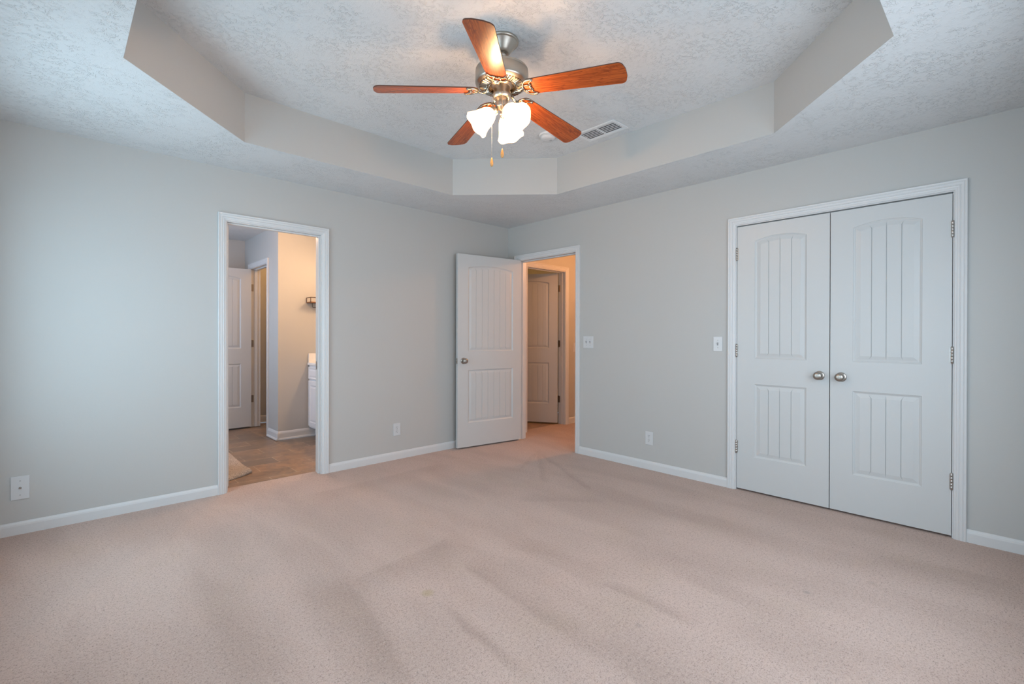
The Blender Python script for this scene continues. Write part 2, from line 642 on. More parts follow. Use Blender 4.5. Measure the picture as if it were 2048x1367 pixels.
rect(bm, XW, 0, YS, 0)
rect(bm, BATH[0], BATH[1], 0, 0.116)
rect(bm, 0, T, BED[0], BED[1])
rect(bm, T, 2.7, -1.685, 0.055)
rect(bm, HALL[0], HALL[1], 0.055, 0.155)
rect(bm, 0, T, CLO[0], CLO[1])
rect(bm, T, 0.78, -4.3, -2.1)
tag(obj('floor', bm, M['carpet']), 'beige pile carpet with vacuum marks across the bedroom', 'carpet', 'structure')
bm = bmesh.new()
rect(bm, -3.885, -1.12, 0.10, 1.66, -0.006)
rect(bm, -3.885, -2.0, 1.66, 2.99, -0.006)
rect(bm, -2.0, -0.9, 1.7, 2.99, -0.006)
tag(obj('floor_bathroom', bm, M['vinyl']), 'brown slate look vinyl floor in the bathroom', 'floor', 'structure')
bm = bmesh.new()
rect(bm, 0.215, 1.8, 0.12, 1.9, -0.006)
tag(obj('floor_laundry', bm, M['vinyl']), 'brown vinyl floor past the hallway door', 'floor', 'structure')

# ceiling: flat border with an octagonal tray
OCT = [(-3.60, -1.295), (-2.935, -0.628), (-1.265, -0.628), (-0.615, -1.29), (-0.610, -3.055), (-1.29, -3.73), (-2.935, -3.73), (-3.60, -3.06)]
bm = bmesh.new()
low = [bm.verts.new((x, y, H)) for x, y in OCT]
c = {k: bm.verts.new((*p, H)) for k, p in {'nw': (XW, 0), 'ne': (0, 0), 'se': (0, YS), 'sw': (XW, YS)}.items()}
for a, b, k in ((0, 1, 'nw'), (2, 3, 'ne'), (4, 5, 'se'), (6, 7, 'sw')):
    bm.faces.new((low[a], low[b], c[k]))
for a, b, k, k2 in ((1, 2, 'nw', 'ne'), (3, 4, 'ne', 'se'), (5, 6, 'se', 'sw'), (7, 0, 'sw', 'nw')):
    bm.faces.new((low[a], low[b], c[k2], c[k]))
tag(obj('ceiling', bm, M['ceiling']), 'white textured flat ceiling border round the tray recess', 'ceiling', 'structure')
bm = bmesh.new()
bm.faces.new([bm.verts.new((x, y, TRAY)) for x, y in OCT])
tag(obj('ceiling_tray', bm, M['ceiling']), 'white textured octagonal raised ceiling over the fan', 'ceiling', 'structure')
bm = bmesh.new()
for i in range(8):
    (x0, y0), (x1, y1) = OCT[i], OCT[(i + 1) % 8]
    quad(bm, ((x0, y0, H), (x1, y1, H), (x1, y1, TRAY), (x0, y0, TRAY)))
bmesh.ops.remove_doubles(bm, verts=bm.verts[:], dist=1e-5)
tag(obj('wall_tray', bm, M['wall']), 'grey painted upright sides of the octagonal ceiling recess', 'wall', 'structure')
for nm, lab, r in (('ceiling_bathroom', 'pale bathroom ceiling', (-4.0, -0.8, 0.0, 3.1)), ('ceiling_hall', 'hallway ceiling', (0.0, 2.8, -1.8, 2.0)), ('ceiling_closet', 'closet ceiling', (0.0, 0.9, -4.42, -1.8))):
    bm = bmesh.new()
    quad(bm, ((r[0], r[2], H), (r[1], r[2], H), (r[1], r[3], H), (r[0], r[3], H)))
    tag(obj(nm, bm, M['ceiling']), lab, 'ceiling', 'structure')

# ------------------------------------------------------------------ baseboards


def baseboard(name, label, loc, rotz, x0, x1, h=0.074, shoe=False):
    """runs along local X, room side is -Y"""
    prof = [(0, 0), (-0.013, 0), (-0.013, h - 0.022), (-0.011, h - 0.012), (-0.006, h - 0.003), (-0.003, h), (0, h)]
    if shoe:
        prof = [(0, 0), (-0.028, 0), (-0.028, 0.008), (-0.024, 0.016), (-0.014, 0.02), (-0.014, h - 0.026), (-0.011, h - 0.014), (-0.006, h - 0.004), (-0.003, h), (0, h)]
    bm = bmesh.new()
    a = [bm.verts.new((x0, y, z)) for y, z in prof]
    b = [bm.verts.new((x1, y, z)) for y, z in prof]
    n = len(prof)
    for i in range(n):
        j = (i + 1) % n
        bm.faces.new((a[i], a[j], b[j], b[i]))
    bm.faces.new(a)
    bm.faces.new(list(reversed(b)))
    return tag(obj(name, bm, M['trim'], None, loc, rotz), label, 'baseboard', 'structure')


baseboard('baseboard_left', 'white baseboard on the window side of the bathroom doorway', (0, 0, 0), 0, XW, -2.955)
baseboard('baseboard_left_corner', 'white baseboard from the bathroom doorway to the room corner', (0, 0, 0), 0, -2.124, 0)
baseboard('baseboard_right_corner', 'short white baseboard behind the open bedroom door', (0, 0, 0), RB, 0.013, 0.122)
baseboard('baseboard_right', 'white baseboard between the hallway doorway and closet', (0, 0, 0), RB, 1.068, 2.537)
baseboard('baseboard_right_end', 'white baseboard past the closet casing', (0, 0, 0), RB, 3.897, -YS)
baseboard('baseboard_side', 'white baseboard under the windows', (XW, 0, 0), math.radians(90), YS, 0)
baseboard('baseboard_back', 'white baseboard behind the viewpoint', (0, YS, 0), math.radians(180), 0, -XW)
baseboard('baseboard_bathroom_vanity', 'white baseboard with shoe moulding under the shelf wall', (0, 1.66, 0), 0, -2.01, -1.12, 0.095, True)
baseboard('baseboard_bathroom_end', 'short white baseboard at the bathroom wall end', (-2.01, 0, 0), RB, -(WC[0] - 0.064), -1.632, 0.095, True)
baseboard('baseboard_inner_closet', 'white baseboard inside the small room off the bathroom', (0, 2.99, 0), 0, -1.895, -0.9, 0.095, True)
baseboard('baseboard_bathroom_far', 'white baseboard behind the inner bathroom door', (0, 2.99, 0), 0, -3.885, -2.01, 0.095, True)
baseboard('baseboard_hall', 'white hallway baseboard beside the ajar door', (0, 0.055, 0), 0, 1.166, 2.7, 0.085)

# ------------------------------------------------------------------ door casings with their jambs
CASING = [(0.0, 0.007), (0.004, 0.010), (0.010, 0.0105), (0.014, 0.0135), (0.022, 0.0150), (0.026, 0.0125), (0.030, 0.0155), (0.040, 0.0165), (0.043, 0.0140), (0.047, 0.0175), (0.054, 0.0185), (0.057, 0.016), (0.057, 0.0)]


def casing_bm(w, h):
    bm = bmesh.new()
    x0, x1, zt = -0.006, w + 0.006, h + 0.006
    loops = []
    for s, d in [(0.0, 0.0)] + CASING:
        loops.append([bm.verts.new(p) for p in ((x0 - s, -d, 0), (x0 - s, -d, zt + s), (x1 + s, -d, zt + s), (x1 + s, -d, 0))])
    for a, b in zip(loops[:-1], loops[1:]):
        for i in range(3):
            bm.faces.new((a[i], a[i + 1], b[i + 1], b[i]))
    return bm


def door_trim(name, label, loc, rotz, w, stop_y=0.04, h=2.04, stop=True):
    root = empty(name, loc, rotz, label, 'door trim', 'structure')
    obj('casing', casing_bm(w, h), M['trim'], root)
    bm = bmesh.new()
    box(bm, -J, 0, 0, T, 0, h)
    box(bm, w, w + J, 0, T, 0, h)
    box(bm, -J, w + J, 0, T, h, h + J)
    obj('jamb', bm, M['trim'], root)
    if stop:
        bm = bmesh.new()
        box(bm, 0, 0.011, stop_y, stop_y + 0.035, 0, h - 0.011)
        box(bm, w - 0.011, w, stop_y, stop_y + 0.035, 0, h - 0.011)
        box(bm, 0, w, stop_y, stop_y + 0.035, h - 0.011, h)
        obj('door_stop', bm, M['trim'], root, sharp=0.002)
    return root


def plate(parent, name, x0, x1, y0, y1, z0, z1, mat='hinge', label=None):
    bm = bmesh.new()
    box(bm, x0, x1, y0, y1, z0, z1)
    o = obj(name, bm, M[mat], parent)
    if label:
        o['label'] = label
    return o


wb_ = BATH[1] - BATH[0]
t = door_trim('trim_1', 'white fluted casing framing the bathroom doorway', (BATH[0], 0, 0), 0, wb_, 0.03)
plate(t, 'strike_plate', wb_ - 0.0015, wb_ + 0.0005, 0.078, 0.108, 0.89, 0.96, 'nickel_dark', 'dark metal strike plate')
wd = BED[1] - BED[0]
t = door_trim('trim_2', 'white casing framing the hallway doorway', (0, BED[1], 0), RB, wd, 0.05)
plate(t, 'strike_plate', wd - 0.0015, wd + 0.0005, 0.006, 0.036, 0.89, 0.96, 'nickel_dark', 'dark metal strike plate')
wc = CLO[1] - CLO[0]
door_trim('trim_3', 'wide white casing round the closet double doors', (0, CLO[1], 0), RB, wc, 0.04)
wh = HALL[1] - HALL[0]
t = door_trim('trim_4', 'warm lit casing of the doorway inside the hallway', (HALL[0], 0.055, 0), 0, wh, 0.042)
for z in (1.828, 1.08, 0.331):
    plate(t, 'hinge_leaf', wh - 0.0025, wh + 0.0005, 0.081, 0.114, z - 0.045, z + 0.045, 'nickel_dark', 'tarnished metal hinge leaf')
ww = WC[1] - WC[0]
t = door_trim('trim_5', 'white casing of the inner doorway in the bathroom', (-2.01, WC[1], 0), RB, ww, 0.045)
for z in (1.80, 1.08, 0.365):
    plate(t, 'hinge_leaf', -0.0005, 0.003, 0.002, 0.034, z - 0.045, z + 0.045, 'nickel_dark', 'tarnished metal hinge leaf')

# ------------------------------------------------------------------ doors


def panel_rows(xa, xb, zb, zt, rise, cuts, gw=0.0022):
    """common x samples of one recessed panel (fractions of its half width)"""
    fr = set([-1.0, 1.0])
    hw = (xb - xa) / 2 - 0.040
    for g in cuts:
        for d in (-gw, 0, gw):
            fr.add(round((g + d) / hw, 5))
    for i in range(-10, 11):
        v = i / 10
        if all(abs(v - f) > 0.03 for f in fr):
            fr.add(v)
    return sorted(fr), [round(g / hw, 5) for g in cuts]


def arc_z(x, cx, hw0, zt, rise, inset):
    """height of the (inset) arched top at x; rise 0 gives a straight top"""
    if rise <= 0:
        return zt - inset
    R = (hw0 * hw0 + rise * rise) / (2 * rise)
    zc = zt + rise - R
    rr = R - inset
    return zc + math.sqrt(max(rr * rr - (x - cx) ** 2, 0))


def build_door(root, W, HT, spec, th=0.035, both=True):
    """spec: panels (xa, xb, zb, zt, rise, cuts). front face at y = 0 toward -Y."""
    xa, xb = spec[0][0], spec[0][1]
    fr, _ = panel_rows(*spec[0])
    cx, hw = (xa + xb) / 2, (xb - xa) / 2
    xs = [cx + f * hw for f in fr]
    sides = (0, 1) if both else (0,)
    bm = bmesh.new()

    def Y(side, d):
        return d if side == 0 else th - d
    for s in (0, 1):
        y = Y(s, 0)
        quad(bm, ((0, y, 0), (xa, y, 0), (xa, y, HT), (0, y, HT)))
        quad(bm, ((xb, y, 0), (W, y, 0), (W, y, HT), (xb, y, HT)))
        if s not in sides:
            quad(bm, ((xa, y, 0), (xb, y, 0), (xb, y, HT), (xa, y, HT)))
            continue
        for i in range(len(xs) - 1):
            x, x2 = xs[i], xs[i + 1]
            lo = (0.0, 0.0)
            for (pa, pb, zb, zt, rise, cuts) in spec:
                quad(bm, ((x, y, lo[0]), (x2, y, lo[1]), (x2, y, zb), (x, y, zb)))
                lo = (arc_z(x, cx, hw, zt, rise, 0), arc_z(x2, cx, hw, zt, rise, 0))
            quad(bm, ((x, y, lo[0]), (x2, y, lo[1]), (x2, y, HT), (x, y, HT)))
    for a, b in (((0, 0), (W, 0)), ((0, HT), (W, HT))):
        quad(bm, ((a[0], 0, a[1]), (b[0], 0, b[1]), (b[0], th, b[1]), (a[0], th, a[1])))
    for x in (0, W):
        quad(bm, ((x, 0, 0), (x, th, 0), (x, th, HT), (x, 0, HT)))
    bmesh.ops.remove_doubles(bm, verts=bm.verts[:], dist=1e-5)
    obj('frame', bm, M['door'], root)
    # moulded, planked panels
    PROF = [(0.0, 0.0), (0.003, 0.0035), (0.008, 0.0055), (0.012, 0.0085), (0.016, 0.0085), (0.040, 0.0035)]
    for (pa, pb, zb, zt, rise, cuts) in spec:
        bm = bmesh.new()
        fr2, gfr = panel_rows(pa, pb, zb, zt, rise, cuts)
        for s in sides:
            loops = []
            for ins, d in PROF:
                h2 = hw - ins
                bot = [bm.verts.new((cx + f * h2, Y(s, d), zb + ins)) for f in fr2]
                top = [bm.verts.new((cx + f * h2, Y(s, d), arc_z(cx + f * h2, cx, hw, zt, rise, ins))) for f in fr2]
                loops.append((bot, top))
            for i, f in enumerate(fr2):       # cut the plank grooves
                if f in gfr:
                    for vv in (loops[-1][0][i], loops[-1][1][i]):
                        vv.co.y = Y(s, 0.0035 + 0.0045)
            nf = len(fr2)
            for (b0, t0), (b1, t1) in zip(loops[:-1], loops[1:]):
                for i in range(nf - 1):
                    bm.faces.new((b0[i], b0[i + 1], b1[i + 1], b1[i]))
                    bm.faces.new((t0[i], t0[i + 1], t1[i + 1], t1[i]))
                bm.faces.new((b0[0], b1[0], t1[0], t0[0]))
                bm.faces.new((b0[-1], b1[-1], t1[-1], t0[-1]))
            b1, t1 = loops[-1]
            for i in range(nf - 1):
                bm.faces.new((b1[i], b1[i + 1], t1[i + 1], t1[i]))
        o = obj('panel', bm, M['door'], root)
        o['label'] = 'arched planked upper panel' if rise > 0 else 'square planked lower panel'


def knob_parts(root, x, z, y0=0.0, sgn=-1.0):
    """door knob at (x, z) standing out of the face y0 along sgn * Y"""
    mt = Matrix.Translation((x, y0, z)) @ Matrix.Rotation(math.radians(90 if sgn < 0 else -90), 4, 'X')
    bm = bmesh.new()
    lathe(bm, [(0.012, 0.004), (0.0115, 0.020), (0.013, 0.024), (0.020, 0.028), (0.0262, 0.036), (0.0285, 0.045), (0.0272, 0.053), (0.0225, 0.059), (0.014, 0.0625), (0.007, 0.0632), (0.0, 0.0628)], 36, mt)
    k = obj('knob', bm, M['nickel_dark'], root)
    k['label'] = 'satin nickel door knob'
    bm = bmesh.new()
    lathe(bm, [(0.0315, 0.0), (0.0315, 0.003), (0.029, 0.0055), (0.018, 0.008), (0.0, 0.0085)], 36, mt)
    obj('rose', bm, M['nickel_dark'], k)


def hinge_barrel(root, x, y, z, ln=0.092, wing=0.0):
    bm = bmesh.new()
    n = 5
    seg = ln / n
    z0 = z - ln / 2
    mt = Matrix.Translation((x, y, z0))
    prof = [(0.0, -0.006), (0.0038, -0.005), (0.005, -0.002), (0.0052, 0.0)]
    for i in range(n):
        a, b = i * seg, (i + 1) * seg
        prof += [(0.0072, a + 0.0006), (0.0072, b - 0.0006), (0.0060, b)]
    prof += [(0.0052, ln + 0.002), (0.0038, ln + 0.005), (0.0, ln + 0.006)]
    lathe(bm, prof, 14, mt)
    if wing:
        x1 = x + wing
        box(bm, min(x, x1), max(x, x1), y + 0.003, y + 0.0055, z0, z0 + ln)
    o = obj('hinge', bm, M['hinge'], root)
    o['label'] = 'satin metal hinge'


LOW, UPP = (0.255, 0.811), (1.004, 1.891)      # panel heights above the door's bottom edge
CL = [-0.076, 0.0, 0.076]
# closet doors
LW = 0.611
root = empty('door_2', (0, CLO[1] - 0.0035, 0.014), RB, 'white closet door leaf nearer the hallway doorway', 'door', 'structure')
build_door(root, LW, 2.016, [(0.127, 0.473, LOW[0], LOW[1], 0, CL), (0.127, 0.473, UPP[0], UPP[1], 0.030, CL)])
knob_parts(root, 0.553, 0.902)
for z in (1.806, 1.062, 0.320):
    hinge_barrel(root, -0.0015, -0.0065, z, wing=0.010)
root = empty('door_3', (0, CLO[0] + 0.0035 + LW, 0.014), RB, 'white closet door leaf farther from the hallway doorway', 'door', 'structure')
build_door(root, LW, 2.016, [(0.127, 0.477, LOW[0], LOW[1], 0, CL), (0.127, 0.477, UPP[0], UPP[1], 0.030, CL)])
knob_parts(root, 0.063, 0.900)
for z in (1.806, 1.064, 0.320):
    hinge_barrel(root, LW + 0.0015, -0.0065, z, wing=-0.010)

# bedroom door, swung open against the wall
W1 = 0.813
ang = math.radians(8.5)
d0 = Vector((-math.cos(ang), math.sin(ang), 0))
o0 = Vector((-0.004, -0.223, 0))
p0 = o0 + d0 * W1
CB = [-0.190, -0.114, -0.038, 0.038, 0.114, 0.190]
root = empty('door_1', (p0.x, p0.y, 0.015), -ang, 'open white bedroom door standing in the room corner', 'door', 'structure')
build_door(root, W1, 2.028, [(0.124, 0.702, LOW[0] - 0.004, LOW[1], 0, CB), (0.124, 0.702, UPP[0], UPP[1], 0.032, CB)])
knob_parts(root, 0.066, 0.908)
knob_parts(root, 0.066, 0.908, 0.035, 1.0)
plate(root, 'latch_plate', -0.0012, 0.002, 0.005, 0.030, 0.879, 0.937, 'nickel_dark', 'dark metal latch plate')
bm = bmesh.new()
lathe(bm, [(0.006, 0.0), (0.006, 0.008), (0.0, 0.010)], 12, Matrix.Translation((0, 0.0175, 0.908)) @ Matrix.Rotation(math.radians(-90), 4, 'Y'))
obj('latch_bolt', bm, M['nickel'], root)
for z in (1.815, 1.057, 0.338):
    hinge_barrel(root, W1 + 0.004, 0.038, z)

# hallway door, ajar and swinging away
WH = 0.710
rot = math.radians(-58)
pin = Vector((HALL[1] - 0.002, 0.173, 0))
lp = Vector((WH + 0.002, 0.037, 0))
lc = pin - Matrix.Rotation(rot, 3, 'Z') @ lp
root = empty('door_4', (lc.x, lc.y, 0.014), rot, 'warm lit white door ajar in the hallway', 'door', 'structure')
CH = [-0.152, -0.076, 0.0, 0.076, 0.152]
build_door(root, WH, 2.018, [(0.118, 0.592, LOW[0], LOW[1], 0, CH), (0.118, 0.592, UPP[0], UPP[1], 0.030, CH)])
knob_parts(root, 0.062, 0.905)
for z in (1.814, 1.066, 0.317):
    plate(root, 'hinge', WH - 0.001, WH + 0.002, 0.003, 0.036, z - 0.045, z + 0.045, 'nickel_dark', 'tarnished metal hinge leaf')

# bathroom entry door, folded back inside the bathroom (only its hinge edge shows)
root = empty('door_5', (-2.8555, 0.122, 0.014), math.radians(90), 'white bathroom door folded back, only its hinge edge showing', 'door', 'structure')
build_door(root, 0.70, 2.018, [(0.118, 0.582, LOW[0], LOW[1], 0, CH), (0.118, 0.582, UPP[0], UPP[1], 0.030, CH)])
for z in (1.80, 1.085, 0.33):
    plate(root, 'hinge', -0.0015, 0.001, 0.006, 0.035, z - 0.045, z + 0.045, 'hinge', 'metal hinge leaf')

# inner bathroom door, standing open
W6 = 0.655
root = empty('door_6', (-2.013 - W6, 2.683, 0.014), 0, 'open white inner bathroom door along the far wall', 'door', 'structure')
C6 = [-0.114, -0.038, 0.038, 0.114]
build_door(root, W6, 2.018, [(0.118, 0.537, LOW[0], LOW[1], 0, C6), (0.118, 0.537, UPP[0], UPP[1], 0.030, C6)])
for z in (1.79, 1.066, 0.352):
    hinge_barrel(root, W6 + 0.002, 0.038, z)

# ------------------------------------------------------------------ windows (beside the viewpoint, plus an added fill window behind)


def window(name, label, loc, rotz, w, h=WZ1 - WZ0):
    root = empty(name, loc, rotz, label, 'window', 'structure')
    bm = bmesh.new()
    for (a, b, c_, d) in ((0, 0.045, 0, h), (w - 0.045, w, 0, h), (0.045, w - 0.045, 0, 0.045), (0.045, w - 0.045, h - 0.045, h)):
        box(bm, a, b, 0.03, 0.09, c_, d)
    box(bm, 0.045, w - 0.045, 0.045, 0.08, h / 2 - 0.02, h / 2 + 0.02)
    obj('sash_frame', bm, M['trim'], root)
    bm = bmesh.new()
    box(bm, 0.045, w - 0.045, 0.060, 0.064, 0.045, h - 0.045)
    obj('pane', bm, M['glass'], root)
    bm = bmesh.new()
    bevel_box(bm, -0.05, w + 0.05, -0.03, 0.03, -0.025, 0.0, 0.004)
    obj('sill', bm, M['trim'], root)


for i, (a, b) in enumerate(WINS):
    window(f'window_{i + 1}', 'white framed window near the bathroom wall' if i == 0 else 'white framed window near the back wall', (XW, a, WZ0), math.radians(90), b - a)
window('window_3', 'white framed window added behind the viewpoint for fill light', (BW[1], YS, WZ0), math.radians(180), BW[1] - BW[0])  # invented opening, put in to let the added fill light through

window('window_4', 'white framed bathroom window past the bath mat', (-3.885, BWIN[0], 1.0), math.radians(90), BWIN[1] - BWIN[0], 1.2)

# ------------------------------------------------------------------ wall plates


def cover(root, w, h, mat='plate', d=0.0055):
    bm = bmesh.new()
    bevel_box(bm, -w / 2, w / 2, -d, 0.0, -h / 2, h / 2, 0.0022)
    return obj('cover_plate', bm, M[mat], root)


def screw(root, x, z, y=-0.0055):
    bm = bmesh.new()
    lathe(bm, [(0.0032, -0.001), (0.0032, 0.0008), (0.0, 0.0014)], 12, Matrix.Translation((x, y, z)) @ Matrix.Rotation(math.radians(90), 4, 'X'))
    obj('screw', bm, M['plate_grey'], root)


def outlet(label, loc, rotz):
    root = empty('wall_outlet', loc, rotz, label, 'outlet', None, 'white duplex outlets low on the walls')
    cover(root, 0.076, 0.118)
    screw(root, 0, 0)
    for sz in (0.0195, -0.0195):
        bm = bmesh.new()
        prof = []
        for k in range(28):
            a = 2 * math.pi * k / 28
            prof.append((0.0172 * math.cos(a), max(-0.0135, min(0.0135, 0.0172 * math.sin(a))) + sz))
        v0 = [bm.verts.new((x, -0.0050, z)) for x, z in prof]
        v1 = [bm.verts.new((x * 0.97, -0.0072, sz + (z - sz) * 0.97)) for x, z in prof]
        for k in range(28):
            bm.faces.new((v0[k], v0[(k + 1) % 28], v1[(k + 1) % 28], v1[k]))
        bm.faces.new(v1)
        s = obj('socket', bm, M['plate'], root)
        for (x, z, w, h) in ((-0.0065, 0.004, 0.0026, 0.0095), (0.0065, 0.004, 0.0026, 0.008), (0.0, -0.0075, 0.005, 0.0048)):
            bm = bmesh.new()
            box(bm, x - w / 2, x + w / 2, -0.0076, -0.0066, sz + z - h / 2, sz + z + h / 2)
            obj('slot', bm, M['dark'], s)


outlet('white duplex outlet low on the wall between the bathroom doorway and open door', (-1.459, 0, 0.286), 0)
outlet('white duplex outlet low on the wall between hallway doorway and closet', (0, -1.848, 0.278), RB)


def toggle(root, x):
    bm = bmesh.new()
    box(bm, x - 0.0052, x + 0.0052, -0.0062, -0.0050, -0.0125, 0.0125)
    s = obj('switch_slot', bm, M['plate_grey'], root)
    bm = bmesh.new()
    v = [(x - 0.0042, -0.0055, -0.006), (x + 0.0042, -0.0055, -0.006), (x + 0.0042, -0.0055, 0.006), (x - 0.0042, -0.0055, 0.006),
         (x - 0.0036, -0.0165, 0.004), (x + 0.0036, -0.0165, 0.004), (x + 0.0036, -0.0150, 0.012), (x - 0.0036, -0.0150, 0.012)]
    vv = [bm.verts.new(p) for p in v]
    for f in ((0, 1, 5, 4), (1, 2, 6, 5), (2, 3, 7, 6), (3, 0, 4, 7), (4, 5, 6, 7), (0, 3, 2, 1)):
        bm.faces.new([vv[i] for i in f])
    obj('toggle', bm, M['plate_grey'], root)


root = empty('light_switch', (0, -1.173, 1.1245), RB, 'white double toggle switch plate beside the hallway doorway', 'light switch')
cover(root, 0.122, 0.119)
for x in (-0.023, 0.023):
    toggle(root, x)
    for z in (-0.030, 0.030):
        screw(root, x, z)
root = empty('light_switch', (0, -2.456, 1.1245), RB, 'white single toggle switch plate beside the closet casing', 'light switch')
cover(root, 0.073, 0.117)
toggle(root, 0)
for z in (-0.030, 0.030):
    screw(root, 0, z)
root = empty('cable_plate', (-3.978, 0, 0.275), 0, 'white cable jack plate low on the wall near the windows', 'wall plate')
cover(root, 0.080, 0.138)
screw(root, 0, 0.042)
screw(root, 0, -0.042)
bm = bmesh.new()
my = Matrix.Rotation(math.radians(90), 4, 'X')
lathe(bm, [(0.0062, 0.005), (0.0062, 0.0075), (0.0047, 0.0076), (0.0047, 0.015), (0.003, 0.0151), (0.003, 0.012), (0.0, 0.012)], 16, my)
obj('coax_jack', bm, M['nickel_dark'], root)
root = empty('light_switch', (1.315, 0.055, 1.03), 0, 'switch plate in the warm hallway beside the ajar door casing', 'light switch')
cover(root, 0.073, 0.117)
toggle(root, 0)

# ------------------------------------------------------------------ ceiling fan
FX, FY = -2.096, -2.188
fan = empty('ceiling_fan', (FX, FY, TRAY), 0, 'brushed nickel ceiling fan with five cherry blades and three lit shades', 'ceiling fan')


def fz(z):                    # world height to fan height
    return z - TRAY


bm = bmesh.new()
lathe(bm, [(0.088, 0.0), (0.090, -0.004), (0.090, -0.010), (0.087, -0.014), (0.083, -0.015), (0.080, -0.018), (0.066, -0.036), (0.050, -0.056), (0.040, -0.068), (0.032, -0.072), (0.0, -0.072)], 48)
obj('canopy', bm, M['nickel'], fan)
bm = bmesh.new()
lathe(bm, [(0.0, -0.068), (0.024, -0.070), (0.028, -0.080), (0.024, -0.090), (0.0125, -0.094), (0.0125, -0.150), (0.022, -0.152), (0.024, -0.166), (0.0, -0.168)], 28)
obj('downrod', bm, M['nickel_dark'], fan)
bm = bmesh.new()
lathe(bm, [(0.0, -0.148), (0.060, -0.149), (0.118, -0.153), (0.134, -0.156), (0.140, -0.160), (0.1405, -0.166), (0.139, -0.168), (0.141, -0.170), (0.142, -0.222), (0.141, -0.228), (0.136, -0.234), (0.122, -0.242)], 64, cap1=False)
obj('motor_housing', bm, M['nickel'], fan)
# ribbed underside: alternating raised ribs
bm = bmesh.new()
NR = 90
r_out, r_in = 0.122, 0.073
rows = [(0.122, -0.242, 0.0), (0.116, -0.2445, 1.0), (0.084, -0.2475, 1.0), (0.078, -0.249, 0.0), (0.073, -0.249, 0.0), (0.073, -0.232, 0.0)]
ring = []
for r, z, k in rows:
    rr = []
    for i in range(NR * 2):
        a = 2 * math.pi * i / (NR * 2)
        rib = (0.0030 if (i // 2) % 2 == 0 else -0.0012) * k
        rr.append(bm.verts.new((r * math.cos(a), r * math.sin(a), z - rib)))
    ring.append(rr)
for a, b in zip(ring[:-1], ring[1:]):
    for i in range(NR * 2):
        bm.faces.new((a[i], a[(i + 1) % (NR * 2)], b[(i + 1) % (NR * 2)], b[i]))
obj('motor_plate', bm, M['nickel_polished'], fan)
bm = bmesh.new()
lathe(bm, [(0.074, -0.231), (0.071, -0.233), (0.060, -0.240), (0.050, -0.246), (0.047, -0.248), (0.0, -0.248)], 40, cap0=False)
obj('flywheel', bm, M['nickel_dark'], fan)
bm = bmesh.new()
lathe(bm, [(0.044, -0.240), (0.0445, -0.280), (0.047, -0.282), (0.0490, -0.288), (0.0490, -0.298), (0.046, -0.306), (0.040, -0.309), (0.036, -0.310), (0.0, -0.310)], 40)
obj('switch_housing', bm, M['nickel'], fan)
bm = bmesh.new()
lathe(bm, [(0.034, -0.308), (0.034, -0.352), (0.031, -0.358), (0.020, -0.366), (0.010, -0.372), (0.008, -0.384), (0.011, -0.390), (0.008, -0.397), (0.0, -0.399)], 36)
obj('light_fitter', bm, M['nickel'], fan)

# blades
DROOP = math.radians(5)
BZ = fz(2.440) + 0.66 * math.sin(DROOP)
PHI = math.radians(13)
R0, R1 = 0.127, 0.660


def blade_mesh():
    bm = bmesh.new()
    out = []

    def arc(cx, cy, r, a0, a1, n=8):
        for i in range(n + 1):
            a = math.radians(a0 + (a1 - a0) * i / n)
            out.append((cx + r * math.cos(a), cy + r * math.sin(a)))
    w0, w1, rc = 0.053, 0.068, 0.030
    # rounded root, then flaring straight sides and a gently curved tip
    for i in range(13):
        a = math.radians(90 + 180 * i / 12)
        out.append((R0 + 0.045 + 0.045 * math.cos(a), w0 * math.sin(a)))
    arc(R1 - rc, -w1 + rc, rc, -90, -12)
    for i in range(1, 6):
        yy = (-w1 + rc) + (2 * (w1 - rc)) * i / 6
        out.append((R1 + 0.006 * (1 - (yy / w1) ** 2), yy))
    arc(R1 - rc, w1 - rc, rc, 12, 90)
    th = 0.0055
    top = [bm.verts.new((x, y, th / 2)) for x, y in out]
    bot = [bm.verts.new((x, y, -th / 2)) for x, y in out]
    bm.faces.new(top).material_index = 0
    bm.faces.new(list(reversed(bot))).material_index = 0
    n = len(out)
    for i in range(n):
        f = bm.faces.new((bot[i], bot[(i + 1) % n], top[(i + 1) % n], top[i]))
        f.material_index = 1
    return bm


